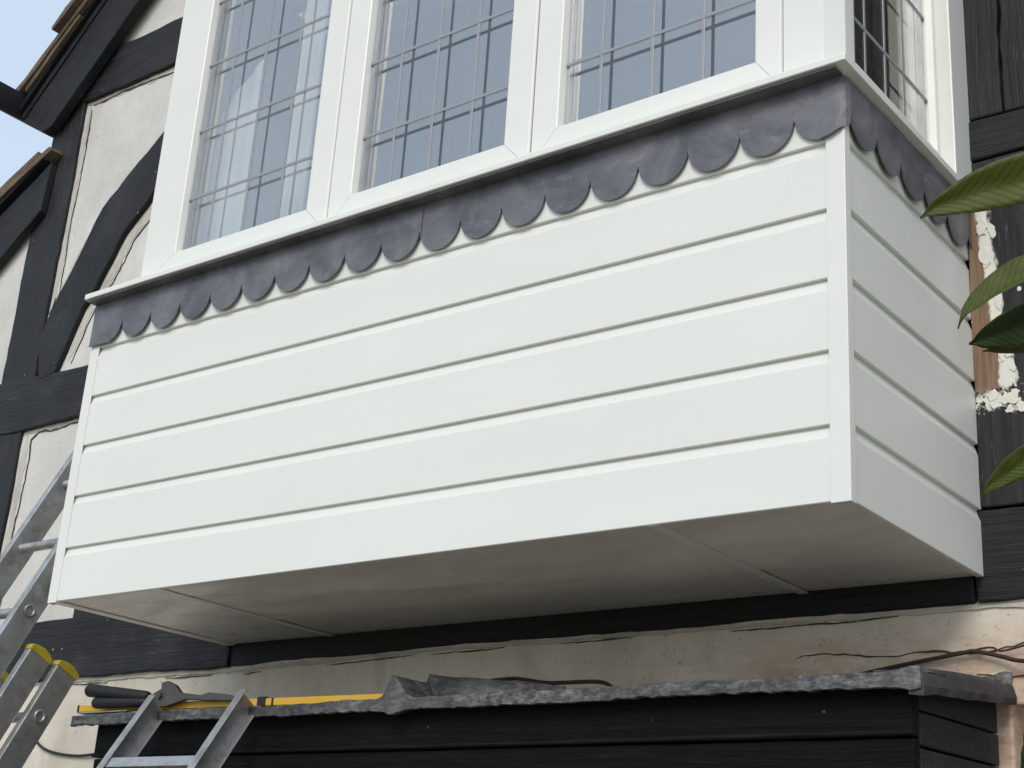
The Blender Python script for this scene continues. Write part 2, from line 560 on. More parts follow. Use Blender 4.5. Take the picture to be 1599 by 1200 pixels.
box('wall_core', -2.199, 0.415, 0.70, 0.8, -0.04, 0.94, DARK, house, 0)

def timber(name, outline, ang, seed, y=F, wear=0.5, amp=0.004, depth=0.10, k0=0.8):
    return slab(name, outline, y, y + depth, m_timber(ang, seed, wear, k0), house, 0.005, 0.045, amp, seed)

V = math.pi / 2
timber('post', [(-3.895, 1.09), (-3.682, 1.09), (-3.684, 1.6), (-3.674, 1.95), (-3.686, 2.36), (-3.86, 2.36), (-3.89, 1.86), (-3.902, 1.57)], V, 1.0, F, 0.5)
timber('post', [(-3.90, 0.13), (-3.702, 0.13), (-3.702, 0.93), (-3.90, 0.93)], V, 2.0, F + .002, 0.7)
timber('post', [(-3.19, 0.13), (-2.95, 0.13), (-2.95, 0.93), (-3.19, 0.93)], V, 2.6, F + .004, 0.5)
timber('rail', [(-4.7, 0.905), (-2.3, 0.908), (-2.3, 1.107), (-3.33, 1.108), (-3.79, 1.124), (-4.7, 1.13)], 0, 3.0, F - .004, 0.8)
timber('collar_beam', [(-3.84, 2.352), (-3.67, 2.342), (-2.2, 2.335), (-2.2, 2.55), (-3.63, 2.548), (-3.75, 2.50)], 0, 4.0, F - .003, 0.3)
timber('curved_brace', [(-3.685, 1.285), (-3.640, 1.10), (-3.547, 1.11), (-3.439, 1.358), (-3.378, 1.429), (-3.346, 1.489), (-3.256, 1.635), (-3.16, 1.715), (-3.113, 1.769),
       (-2.90, 1.96), (-2.60, 2.10), (-2.60, 2.36), (-2.85, 2.22), (-3.12, 2.02), (-3.273, 1.904), (-3.345, 1.84), (-3.421, 1.78), (-3.52, 1.60), (-3.613, 1.448)], R(54), 5.0, F - .006, 0.5)
# bressummer over the ground floor, three lengths
timber('floor_beam', [(-4.7, -0.06), (-3.19, -0.063), (-2.36, -0.066), (-2.36, 0.140), (-3.05, 0.141), (-4.7, 0.133)], 0, 6.0, F - .006, 1.0)
timber('floor_beam', [(-2.357, -0.064), (-1.62, -0.055), (-0.022, -0.053), (-0.022, 0.12), (-2.357, 0.12)], 0, 7.0, F + .002, 0.2, 0.003)
timber('floor_beam', [(-0.018, -0.053), (2.6, -0.056), (2.6, 0.146), (-0.018, 0.148)], 0, 8.2, F - .002, 0.9)
# right of the bay
slab('peeling_post', [(0.0, 0.154), (0.33, 0.152), (0.33, 0.996), (0.0, 0.996)], F, F + .1, PEEL, house, 0.004, 0.05, 0.002, 10)
FLAKE = m_plain('white_filler', (0.72, 0.71, 0.64), 0.8, 0, 0.3, 0.12, 60, 0.5)
rf_ = random.Random(21)
for i in range(26):
    if i < 15:
        z = rf_.uniform(0.44, 0.84)
        x = 0.105 - 0.098 * z + 0.020 + rf_.uniform(-.012, .016)
    else:
        z = rf_.uniform(0.365, 0.425)
        x = rf_.uniform(0.012, 0.13)
    r = rf_.uniform(0.006, 0.017)
    pts = []
    for j in range(9):
        a = 2 * math.pi * j / 9
        rr = r * rf_.uniform(0.55, 1.2)
        pts.append((x + rr * math.cos(a), z + rr * math.sin(a) * (2.0 if i < 15 else 0.9)))
    slab('filler_flake', pts, F - rf_.uniform(.0015, .004), F + .002, FLAKE, house, 0.0008, 0.004, 0.0012, i + 50.0)
box('shadow_gap', -0.03, 0.03, 0.668, 0.70, 0.15, 1.0, DARK, house, 0)
timber('rail', [(0.012, 1.001), (2.6, 1.0), (2.6, 1.106), (0.012, 1.107)], 0, 11.0, F - .004, 0.35, k0=0.6)
timber('post', [(0.0, 1.112), (0.100, 1.112), (0.102, 2.9), (0.0, 2.9)], V, 12.0, F + .002, 0.25, k0=0.6)
timber('post', [(0.104, 1.112), (0.41, 1.112), (0.41, 2.9), (0.106, 2.9)], V, 13.0, F + .004, 0.35, k0=0.6)
timber('rail', [(0.335, 0.154), (0.45, 0.154), (0.45, 0.996), (0.335, 0.996)], V, 14.0, F + .003, 0.5)

def ribbon(name, pts, w, y, mat, seed, jag=0.006, step=0.018):
    """thin jagged strip on the wall face: a crack or the lip of mortar beside a timber"""
    P = []
    for a, b in zip(pts[:-1], pts[1:]):
        a, b = Vector((a[0], 0, a[1])), Vector((b[0], 0, b[1]))
        k = max(1, int((b - a).length / step))
        for j in range(k):
            P.append(a.lerp(b, j / k))
    P.append(Vector((pts[-1][0], 0, pts[-1][1])))
    v, f = [], []
    rnd = random.Random(seed)
    for i, p in enumerate(P):
        d = (P[min(i + 1, len(P) - 1)] - P[max(0, i - 1)]).normalized()
        nr = Vector((d.z, 0, -d.x))
        off = (noise.noise(p * 9 + Vector((seed, 0, 0))) + .6 * noise.noise(p * 45 + Vector((seed, 3, 0)))) * jag
        ww = w * (0.25 + 1.1 * abs(noise.noise(p * 17 + Vector((0, seed, 0)))) + 0.25 * rnd.random())
        ww *= min(1.0, 0.15 + i * 0.25, 0.15 + (len(P) - 1 - i) * 0.25)
        c = p + nr * off
        for s, yy in ((-1, y), (1, y), (1, y + .006), (-1, y + .006)):
            q = c + nr * s * ww / 2
            v.append((q.x, yy, q.z))
        if i:
            b0, b1 = (i - 1) * 4, i * 4
            for j in range(4):
                f.append((b0 + j, b0 + (j + 1) % 4, b1 + (j + 1) % 4, b1 + j))
    f += [(3, 2, 1, 0), tuple(len(v) - 4 + j for j in range(4))]
    return mesh(name, v, f, mat, house)

CY = PY0 - .0035
MY = PY0 - .002
ribbon('mortar_edge', [(-3.665, 1.35), (-3.662, 1.8), (-3.658, 2.33)], 0.045, MY, MORTAR, 1)
ribbon('crack', [(-3.635, 1.40), (-3.638, 1.62), (-3.648, 1.80), (-3.634, 1.95), (-3.640, 2.30)], 0.005, CY, CRACK, 2)
ribbon('mortar_edge', [(-3.67, 0.16), (-3.675, 0.89)], 0.05, MY, MORTAR, 3)
ribbon('crack', [(-3.650, 0.20), (-3.648, 0.55), (-3.635, 0.70), (-3.640, 0.86), (-3.60, 0.885), (-3.33, 0.888)], 0.008, CY, CRACK, 4, 0.010)
ribbon('mortar_edge', [(-3.69, 0.898), (-2.9, 0.896)], 0.022, MY, MORTAR, 5)
lo = [(-3.50, 1.16), (-3.405, 1.36), (-3.31, 1.47), (-3.225, 1.62), (-3.13, 1.70), (-3.06, 1.77)]
ribbon('mortar_edge', lo, 0.05, MY, MORTAR, 6)
ribbon('crack', [(a + .022, b - .018) for a, b in lo], 0.007, CY, CRACK, 7, 0.008)
up = [(-3.70, 1.34), (-3.63, 1.48), (-3.54, 1.63), (-3.43, 1.81)]
ribbon('mortar_edge', up, 0.03, MY, MORTAR, 8)
ribbon('mortar_edge', [(-3.66, 2.328), (-3.1, 2.322)], 0.035, MY, MORTAR, 9)
ribbon('crack', [(-3.64, 2.318), (-3.4, 2.322), (-3.12, 2.312)], 0.009, CY, CRACK, 10)
ribbon('mortar_edge', [(-3.60, 2.585), (-3.42, 2.73), (-3.25, 2.90)], 0.05, MY, MORTAR, 11)
ribbon('crack', [(-3.57, 2.58), (-3.40, 2.73), (-3.2, 2.93)], 0.008, CY, CRACK, 12)
ribbon('mortar_edge', [(-3.4, -0.072), (-2.3, -0.076), (-1.6, -0.062), (-0.8, -0.062), (0.4, -0.064)], 0.016, 0.6635, MORTAR, 13, 0.004)
for i, cr in enumerate([[(-3.15, -0.083), (-2.95, -0.086)], [(-2.66, -0.084), (-2.50, -0.087), (-2.44, -0.084)], [(-2.30, -0.090), (-2.22, -0.086)], [(-1.95, -0.080), (-1.72, -0.077), (-1.62, -0.073)], [(-1.55, -0.075), (-1.30, -0.072)],
                        [(-1.12, -0.072), (-0.90, -0.071)], [(-0.62, -0.071), (-0.35, -0.072), (-0.20, -0.069)]]):
    ribbon('crack', cr, 0.0042, 0.6635, CRACK, 40 + i, 0.004)
ribbon('crack', [(-0.45, -0.150), (-0.33, -0.142), (-0.24, -0.152), (-0.12, -0.150), (0.0, -0.158), (0.09, -0.150)], 0.004, 0.6645, CRACK, 15, 0.010)
ribbon('crack', [(-0.03, -0.205), (0.02, -0.212), (0.12, -0.208)], 0.005, 0.6645, CRACK, 16, 0.006)

# roof: bargeboards, tiles, gutter
A1 = R(44.0)
d1 = Vector((math.cos(A1), 0, math.sin(A1)))
n1 = Vector((-math.sin(A1), 0, math.cos(A1)))

def along(p0, d, n, s, h):
    q = Vector((p0[0], 0, p0[1])) + d * s + n * h
    return (q.x, q.z)
b0 = (-3.75, 2.297)             # on the inner edge of the bargeboard
def strip(s0, s1, h0, h1, p0=b0, d=d1, n=n1):
    return [along(p0, d, n, s0, h0), along(p0, d, n, s1, h0), along(p0, d, n, s1, h1), along(p0, d, n, s0, h1)]
L1 = 5.0
roof = slab('roof', strip(-0.15, L1, 0.243, 0.268), 0.575, 4.5, DARK, house, 0, 9, 0)
slab('bargeboard', [along(b0, d1, n1, -0.085, 0.0), along(b0, d1, n1, L1, 0.0), along(b0, d1, n1, L1, 0.241), along(b0, d1, n1, -0.157, 0.241), along(b0, d1, n1, -0.18, 0.204), along(b0, d1, n1, -0.134, 0.032)],
     0.600, 0.645, m_timber(A1, 20.0, 0.15, 0.8), house, 0.004, 0.06, 0.002, 20)
slab('verge_fillet', strip(-0.165, L1, 0.212, 0.242), 0.592, 0.5995, m_timber(A1, 21.0, 0.2, 0.8), house, 0.003, 0.06, 0.001, 21)
slab('eaves_soffit', strip(-0.10, L1, 0.16, 0.185), 0.646, 0.70, DARK, house, 0, 9, 0)

tile_me = {}
def tile_mesh(var):
    if var in tile_me:
        return tile_me[var]
    rnd = random.Random(var)
    bm = bmesh.new()
    v, f = [], []
    nx, ny = 5, 3
    T, Ln, Wd = 0.026, 0.40, 0.30
    for k in (0, 1):
        for i in range(nx):
            for j in range(ny):
                v.append((Ln * i / (nx - 1) + rnd.uniform(-.006, .006), Wd * j / (ny - 1) + rnd.uniform(-.003, .003),
                          T * k + rnd.uniform(-.003, .003) + 0.010 * (1 - abs(2 * j / (ny - 1) - 1)) * 0.5))
    idx = lambda k, i, j: k * nx * ny + i * ny + j
    for i in range(nx - 1):
        for j in range(ny - 1):
            f.append((idx(1, i, j), idx(1, i + 1, j), idx(1, i + 1, j + 1), idx(1, i, j + 1)))
            f.append((idx(0, i, j + 1), idx(0, i + 1, j + 1), idx(0, i + 1, j), idx(0, i, j)))
        f.append((idx(0, i, 0), idx(0, i + 1, 0), idx(1, i + 1, 0), idx(1, i, 0)))
        f.append((idx(0, i + 1, ny - 1), idx(0, i, ny - 1), idx(1, i, ny - 1), idx(1, i + 1, ny - 1)))
    for j in range(ny - 1):
        f.append((idx(0, 0, j + 1), idx(0, 0, j), idx(1, 0, j), idx(1, 0, j + 1)))
        f.append((idx(0, nx - 1, j), idx(0, nx - 1, j + 1), idx(1, nx - 1, j + 1), idx(1, nx - 1, j)))
    me = bpy.data.meshes.new('roof_tile')
    me.from_pydata(v, [], f)
    me.materials.append(TILE)
    tile_me[var] = me
    return me

def tiles(p0, ang, h, count, y0, cols, parent, gauge=0.165, seed=0):
    rnd = random.Random(seed)
    d = Vector((math.cos(ang), 0, math.sin(ang)))
    n = Vector((-math.sin(ang), 0, math.cos(ang)))
    for i in range(count):
        for c in range(cols):
            for layer in ((0, 1) if c == 0 else (1,)):
                o = bpy.data.objects.new('roof_tile', tile_mesh(rnd.randint(0, 5)))
                COL.objects.link(o)
                q = Vector((p0[0], 0, p0[1])) + d * (i * gauge * 2 + rnd.uniform(-.02, .02) + (0.07 if layer == 0 else 0)) + n * (h + 0.030 * layer + (0.0 if layer else 0.0))
                o.location = (q.x, y0 + c * 0.302 + rnd.uniform(-.014, .014) + (0.02 if layer == 0 else 0), q.z)
                o.rotation_euler = (0, -ang + R(4.2) + rnd.uniform(-.012, .012), rnd.uniform(-.02, .02))
                o.parent = parent
tiles(along(b0, d1, n1, -0.13, 0), A1, 0.272, 11, 0.535, 5, roof, seed=4)

A2 = R(29)
d2 = Vector((math.cos(A2), 0, math.sin(A2)))
n2 = Vector((-math.sin(A2), 0, math.cos(A2)))
b2 = (-3.775, 2.005)
lower = slab('lower_roof', [along(b2, d2, n2, -1.7, 0.09), along(b2, d2, n2, 0.0, 0.09), along(b2, d2, n2, 0.0, 0.120), along(b2, d2, n2, -1.7, 0.120)], 0.60, 4.5, DARK, house, 0, 9, 0)
slab('bargeboard', [(-4.9, 1.08), (-4.028, 1.695), (-3.805, 1.855), (-3.79, 2.075), (-4.9, 1.46)], 0.622, 0.654, m_timber(A2, 22.0, 0.2), house, 0.004, 0.06, 0.003, 22)
tiles(along(b2, d2, n2, -1.72, 0), A2, 0.122, 5, 0.575, 5, lower, seed=9)
# half round gutter running out past the verge
gv, gf = [], []
prof = [(0.058 * math.cos(t), 0.058 * math.sin(t)) for t in [math.pi + math.pi * j / 10 for j in range(11)]]
prof += [(0.052 * math.cos(t), 0.052 * math.sin(t)) for t in [2 * math.pi - math.pi * j / 10 for j in range(11)]]
v, f = loft([[(-4.075 + a, yy, 2.445 + b * 1.5) for a, b in prof] for yy in (0.10, 0.615, 4.5)])
mesh('gutter', v, f, m_plain('gutter_plastic', (0.022, 0.025, 0.030), 0.45, 0, 0.5, 0.2, 30, 0.05), house)

# the room behind the bay window
rv, rf = boxvf(-2.30, -0.02, 0.80, 3.6, 0.5, 2.3)
rf = [q for i, q in enumerate(rf) if i != 2]
rm = mesh('room_lining', rv, rf, ROOM, house)

# ------------------------------------------------------------------ the bay window
bay = empty('bay_window', (0, 0, 0), 'white clad bay window with leaded casements projecting from the house', 'bay window')
W, D = 2.38, 0.66
P = 0.15
prof = [(0.0015, 0.0), (0.0, 0.0015), (0.0, 0.1235), (0.0022, 0.1262), (0.0078, 0.1440), (0.0090, 0.1472), (0.0095, 0.1570), (0.020, 0.1570), (0.020, 0.010), (0.0140, 0.009), (0.0140, 0.0)]
def board_front(z, h=None):
    pr = [(a, min(b, h) if h else b) for a, b in prof]
    rings = [[(x, a, z + b) for a, b in pr] for x in (-W + 0.006, -0.006)]
    v, f = loft(rings)
    return mesh('cladding_board', v, f, UPVC, bay)
def board_side(z, h=None):
    pr = [(a, min(b, h) if h else b) for a, b in prof]
    rings = [[(-a, y, z + b) for a, b in pr] for y in (0.021, D)]
    v, f = loft(rings)
    return mesh('cladding_board', v, f, UPVC, bay)
for k in range(5):
    board_front(k * P)
    board_side(k * P)
board_front(5 * P, 0.139)
board_side(5 * P, 0.139)
for k in range(6):       # far left return of the bay
    v, f = loft([[(-W + a, y, k * P + min(b, 0.139 if k == 5 else 9)) for a, b in prof] for y in (0.021, D)])
    mesh('cladding_board', v, f, UPVC, bay)

def ltrim(name, x, sx, tw, ty):
    """L-shaped corner trim lapping the board ends"""
    t = 0.003
    pts = [(x + sx * t, -t), (x - sx * tw, -t), (x - sx * tw, 0.0005), (x - sx * .001, 0.0005), (x - sx * .001, ty), (x + sx * t, ty)]
    v, f = loft([[(a, b, z) for a, b in pts] for z in (-0.004, 0.888)])
    return mesh(name, v, f, UPVC, bay, 0.0012, 2)
ltrim('corner_trim', 0.0, 1, 0.038, 0.022)
ltrim('corner_trim', -W, -1, 0.036, 0.022)

# soffit boards under the box
for i, (x0, x1) in enumerate([(-2.335, -1.935), (-1.925, -0.428), (-0.420, -0.003)]):
    box('soffit_board', x0, x1, 0.003, 0.420, 0.001, 0.010, SOFFIT, bay, 0.0015)
    box('soffit_board', x0, x1, 0.4225, 0.655, 0.002 + .001 * i, 0.011, SOFFIT, bay, 0.0015)
for x in (-1.930, -0.424):
    box('joint_strip', x - .013, x + .013, 0.004, 0.655, -0.0015, 0.0006, UPVC, bay, 0.0008)
box('edge_strip', -W + .003, -2.338, 0.003, 0.655, -0.002, 0.010, UPVC, bay, 0.0015)
box('bay_frame', -W + .022, -0.022, 0.022, 0.655, 0.012, 0.885, DARK, bay, 0)

# sill: front and right-hand return in one mitred piece
def sill():
    # cross section (outward distance, z): drip, nose, weathered top
    sec = [(0.050, 0.893), (0.050, 0.908), (0.047, 0.911), (-0.03, 0.928), (-0.06, 0.930), (-0.06, 0.889), (-0.002, 0.889)]
    k = 0.029 / 0.050
    rings = []
    rings.append([(-2.390, -o, z) for o, z in sec])
    rings.append([(o * k, -o, z) for o, z in sec])
    rings.append([(o * k, 0.654, z) for o, z in sec])
    v, f = loft(rings)
    return mesh('window_sill', v, f, UPVC, bay, 0.0015, 2)
sill()

# the lead is turned out under the nose of the sill
box('lead_turnout', -2.384, 0.004, -0.044, -0.006, 0.8868, 0.8885, LEAD, bay, 0)
# lead apron with scalloped lower edge, in lapped lengths
PITCH = 0.1258
PH = -2.243
def scallop_edge(u0, u1, phase):
    """lower outline from u0 to u1; cusps at phase + k*PITCH"""
    pts = []
    N = int((u1 - u0) / PITCH * 16) + 2
    us = [u0 + (u1 - u0) * i / N for i in range(N + 1)]
    kk = math.ceil((u0 - phase) / PITCH)
    while phase + kk * PITCH < u1:
        us.append(phase + kk * PITCH)
        kk += 1
    for u in sorted(set(us)):
        t = ((u - phase) / PITCH) % 1.0
        q = abs(2 * t - 1)
        kk = math.floor((u - phase) / PITCH)
        dz = 0.0035 * noise.noise(Vector((kk * 1.37, phase * 3, 0.5)))
        z = 0.816 - (0.063 + dz) * math.sqrt(max(0.0, 1 - q ** 1.95))
        if u < PH - PITCH / 2:
            z = 0.755
        pts.append((u, z))
    return pts
def apron(name, edge, place, y0, thick, bend=0.0015):
    v, f = [], []
    M = 6
    for u, z in edge:
        for j in range(M + 1):
            t = j / M
            zz = z + (0.8866 - z) * t
            q = Vector((u * 7, zz * 11, 3.3))
            w = bend * (noise.noise(q) + 0.7 * noise.noise(q * 2.7)) - 0.0012 * (1 - t)
            v.append(place(u, y0 + w, zz))
        for j in range(M + 1):
            t = j / M
            zz = z + (0.8866 - z) * t
            q = Vector((u * 7, zz * 11, 3.3))
            w = bend * (noise.noise(q) + 0.7 * noise.noise(q * 2.7)) - 0.0012 * (1 - t)
            v.append(place(u, y0 + w + thick, zz))
    n = 2 * (M + 1)
    for i in range(len(edge) - 1):
        a, b = i * n, (i + 1) * n
        for j in range(M):
            f.append((a + j, b + j, b + j + 1, a + j + 1))
            f.append((a + M + 1 + j + 1, b + M + 1 + j + 1, b + M + 1 + j, a + M + 1 + j))
        f.append((a, a + M + 1, b + M + 1, b))
        f.append((a + M, b + M, b + 2 * M + 1, a + 2 * M + 1))
    e = (len(edge) - 1) * n
    for j in range(M):
        f.append((j, j + 1, M + 2 + j, M + 1 + j))
        f.append((e + j + 1, e + j, e + M + 1 + j, e + M + 2 + j))
    return mesh(name, v, f, LEAD, bay, 0, 2, False)
front = lambda u, o, z: (u, o, z)
c = PH + 9 * PITCH
apron('lead_apron', scallop_edge(-2.384, c + .004, PH), front, -0.0108, 0.0026)
apron('lead_apron', scallop_edge(c - .010, -0.030, PH), front, -0.0078, 0.0026)
# corner piece folded round onto the return
def fold(u, o, z):
    k = -o
    if u <= -0.008:
        return (u, o, z)
    if u >= 0.008:
        return (k, u, z)
    a = (u + 0.008) / 0.016 * math.pi / 2
    cx, cy, r = -0.004 + (k - .008), 0.004 - (k - .008), 0.0
    return (-0.008 + (k + 0.008) * math.sin(a), 0.008 - (k + .008) * math.cos(a), z)
def corner_edge():
    pts = []
    for u, z in scallop_edge(-0.044, 0.008, PH):
        pts.append((u, z))
    pts += [(0.012, 0.806), (0.016, 0.795)]
    for u, z in scallop_edge(0.018, D - .006, 0.006 + .001):
        pts.append((u, z))
    return pts
apron('lead_corner', corner_edge(), fold, -0.0112, 0.0026, 0.0032)

# casements
FY = 0.015
def casement(x0, x1, z0, z1, ox0, ox1, oz0, oz1, vs, hs, xf=None, name='casement'):
    """sash of four mitred lengths with a bead, double glazing and lead strips"""
    X = xf or (lambda x, y, z: (x, y, z))
    v, f = [], []
    outer = [(x0, z0), (x1, z0), (x1, z1), (x0, z1)]
    inner = [(ox0, oz0), (ox1, oz0), (ox1, oz1), (ox0, oz1)]
    g = 0.0004
    for i in range(4):
        j = (i + 1) % 4
        A, B, Cc, Dd = Vector(outer[i]), Vector(outer[j]), Vector(inner[j]), Vector(inner[i])
        t = (B - A).normalized() * g
        nn = Vector((-(B - A).y, (B - A).x)).normalized()
        bead = nn * 0.014
        s = len(v)
        tt = (B - A).normalized()
        # section: outer edge, face, bead slope down to the glass, back
        secs = []
        for (o, inn, sg) in ((A, Dd, 1), (B, Cc, -1)):
            tg = tt * g * sg
            bd = bead + tt * 0.014 * sg
            secs.append([(o + tg, FY + .004), (o + tg + nn * .004 + tt * .004 * sg, FY), (inn + tg - nn * .003 - tt * .003 * sg, FY), (inn + tg, FY + .002), (inn + tg + bd * .25, FY + .017), (inn + tg + bd * .25, FY + .060), (o + tg, FY + .060)])
        n = len(secs[0])
        for sec in secs:
            for p, y in sec:
                v.append(X(p.x, y, p.y))
        for q in range(n):
            f.append((s + q, s + (q + 1) % n, s + n + (q + 1) % n, s + n + q))
        f.append(tuple(s + q for q in range(n)))
        f.append(tuple(s + n + q for q in range(n - 1, -1, -1)))
    fr = mesh(name, v, f, UPVC, bay, 0.001, 2)
    # glass
    gy = FY + .022
    def sub(nm, a0, a1, y0, y1, c0, c1, mat, bev=0.0):
        vv, ff = boxvf(a0, a1, y0, y1, c0, c1)
        return mesh(nm, [X(*p) for p in vv], ff, mat, fr, bev, 2)
    e = 0.012
    def pane(y, gm):
        vv = [X(ox0 - e, y, oz0 - e), X(ox1 + e, y, oz0 - e), X(ox1 + e, y, oz1 + e), X(ox0 - e, y, oz1 + e)]
        me = bpy.data.meshes.new('pane')
        me.from_pydata(vv, [], [(0, 1, 2, 3)])
        return link('pane', me, gm, fr)
    inner_y = gy + 0.020
    pane(gy, GLASS)
    pane(inner_y, GLASSIDE if xf else GLASSIN)
    sw = 0.010
    for a0, a1, c0, c1 in ((ox0 - e, ox0 + sw, oz0 + sw + .0005, oz1 - sw - .0005), (ox1 - sw, ox1 + e, oz0 + sw + .0005, oz1 - sw - .0005), (ox0 - e, ox1 + e, oz0 - e, oz0 + sw), (ox0 - e, ox1 + e, oz1 - sw, oz1 + e)):
        sub('spacer_bar', a0, a1, gy + .002, inner_y - .001, c0, c1, SPACER)
    hw = 0.0045
    lv = 0
    for x in vs:
        sub('lead_strip', x - hw, x + hw, gy - .0028, gy - .0004, oz0 - e, oz1 + e, CAME, 0.0012)
    for z in hs:
        sub('lead_strip', ox0 - e, ox1 + e, gy - .0036, gy - .0006, z - hw, z + hw, CAME, 0.0012)
    return fr
ZT = 2.13
HS = (1.178, 1.406, 1.635, 1.863)
Z0 = 0.918
casement(-2.222, -1.4765, Z0, ZT, -2.085, -1.556, 1.002, ZT - .085, (-1.972, -1.831, -1.689), HS)
casement(-1.4735, -0.8085, Z0, ZT, -1.392, -0.888, 1.002, ZT - .085, (-1.276, -1.147, -1.015), HS)
casement(-0.8055, -0.1435, Z0, ZT, -0.729, -0.208, 1.002, ZT - .085, (-0.625, -0.483, -0.349), HS)
box('window_gasket', -2.21, -0.10, FY + .012, FY + .05, Z0 + .01, Z0 + .02, DARK, bay, 0)
for x in (-1.475, -0.807, -0.142):
    box('window_gasket', x - .003, x + .003, FY + .007, FY + .05, Z0 + .02, ZT, DARK, bay, 0)
# corner post with splayed face
pv = [(-0.1405, FY), (-0.048, FY), (-0.016, 0.053), (-0.016, 0.10), (-0.1405, 0.10)]
v, f = loft([[(a, b, z) for a, b in pv] for z in (Z0, ZT)])
mesh('corner_post', v, f, UPVC, bay, 0.0015, 2)
box('head_rail', -2.24, -0.012, 0.010, 0.10, ZT + .001, ZT + .12, UPVC, bay, 0.003)
box('head_rail', -0.10, -0.012, 0.1005, 0.654, ZT + .001, ZT + .12, UPVC, bay, 0.003)
box('bay_roof', -2.30, 0.05, -0.04, 0.654, ZT + .122, ZT + .20, OLDLEAD, bay, 0.006)
# the right-hand return: casement laid along y
def side(x, y, z):
    # x runs along world y, y is depth behind the outer face
    return (-0.016 - (y - FY), x, z)
casement(0.0905, 0.5545, Z0, ZT, 0.1015, 0.542, 0.985, ZT - .085, (0.195, 0.300, 0.400), (1.123, 1.351, 1.580, 1.809), side)
box('wall_jamb', -0.022, 0.020, 0.5555, 0.664, Z0 - .01, ZT, UPVC, bay, 0.003)
box('wall_jamb', -0.060, -0.0225, 0.567, 0.664, Z0, ZT, UPVC, bay, 0.003)
# left return: plain white panel with a window frame never seen from here
box('end_panel', -2.236, -2.2235, 0.02, 0.654, Z0, ZT, UPVC, bay, 0.002)
box('window_board', -2.21, -0.11, 0.08, 0.80, 0.90, 0.925, UPVC, bay, 0.002)

# ------------------------------------------------------------------ curtains in the room, and a sheet imitating reflections
def curtain(name, p0, p1, z0, z1, folds, amp, label, slope=0.0):
    p0, p1 = Vector(p0), Vector(p1)
    d = (p1 - p0).normalized()
    n = Vector((-d.y, d.x))
    N = folds * 10
    v, f = [], []
    for i in range(N + 1):
        t = i / N
        a = amp * math.sin(t * folds * 2 * math.pi) * (0.8 + 0.4 * noise.noise(Vector((t * 5, 0, 1))))
        for zi in range(5):
            zz = z0 + (z1 - slope * (1 - t) ** 1.25 - z0) * zi / 4
            q = p0.lerp(p1, t) + n * a * (1 - .25 * zi / 4)
            v.append((q.x, q.y, zz))
    for i in range(N):
        for j in range(4):
            a = i * 5 + j
            f.append((a, a + 5, a + 6, a + 1))
    o = mesh(name, v, f, CURT, None, 0, 2, True)
    s = o.modifiers.new('thick', 'SOLIDIFY')
    s.thickness = 0.003
    return tag(o, label, 'curtain')
curtain('curtain', (-0.10, 0.645), (-0.10, 0.56), 0.93, 2.12, 4, 0.018, 'pale grey curtain gathered behind the narrow side window')
curtain('reflection_sheet', (-2.195, 0.135), (-1.935, 0.125), 0.93, 1.66, 3, 0.006, 'white sheet with slanting top imitating pale reflections in the leftmost leaded casement', 0.22)  # added sheet: its white slanted shape imitates pale reflections in the glass
curtain('curtain', (-1.800, 0.14), (-1.690, 0.13), 0.93, 2.12, 4, 0.013, 'narrow pale curtain right of the white sheet in the leftmost casement')

# ------------------------------------------------------------------ the lead-topped bay below
porch = empty('lower_bay', (0, 0, 0), 'black painted lower bay with old lead flashing on top', 'bay')
LX0, LX1 = -2.372, 0.012
FYY = 0.22
def fasc(z0, z1, y, seed, wear):
    return slab('fascia_board', [(LX0, z0), (LX1, z0), (LX1, z1), (LX0, z1)], y, y + .03, m_timber(0, seed, wear, 0.2), porch, 0.004, 0.08, 0.0015, seed)
fasc(-0.392, -0.300, FYY, 30, 0.12)
fasc(-0.560, -0.3945, FYY + .004, 31, 0.2)
fasc(-0.80, -0.563, FYY + .002, 32, 0.4)
fasc(-2.4, -0.803, FYY + .004, 33, 0.4)
tv, tf = tubevf([(LX0, FYY - .001, -0.386), (LX1, FYY - .001, -0.386)], 0.006, 8)
mesh('bead', tv, tf, m_timber(0, 34, 0.3, 0.4), porch, 0, 2, True)
def sidebd(z0, z1, x, seed):
    mat = m_timber(0, seed, 0.9)
    v = [(x - .03, FYY + .035, z0), (x, FYY + .035, z0), (x, 0.664, z0 + .012), (x - .03, 0.664, z0 + .012),
         (x - .03, FYY + .035, z1), (x, FYY + .035, z1), (x, 0.664, z1 + .012), (x - .03, 0.664, z1 + .012)]
    return mesh('side_board', v, boxvf(0, 1, 0, 1, 0, 1)[1], mat, porch, 0.004)
sidebd(-0.340, -0.270, LX1 - .002, 40)
sidebd(-0.405, -0.343, LX1 - .001, 41)
sidebd(-0.560, -0.409, LX1 - .002, 42)
sidebd(-2.4, -0.563, LX1 - .003, 43)
box('lower_bay_core', LX0 + .01, LX1 - .035, FYY + .04, 0.66, -2.4, -0.31, DARK, porch, 0)
box('end_board', LX0, LX0 + .02, FYY + .032, 0.66, -2.4, -0.31, m_timber(V, 44, .4), porch, 0.003)

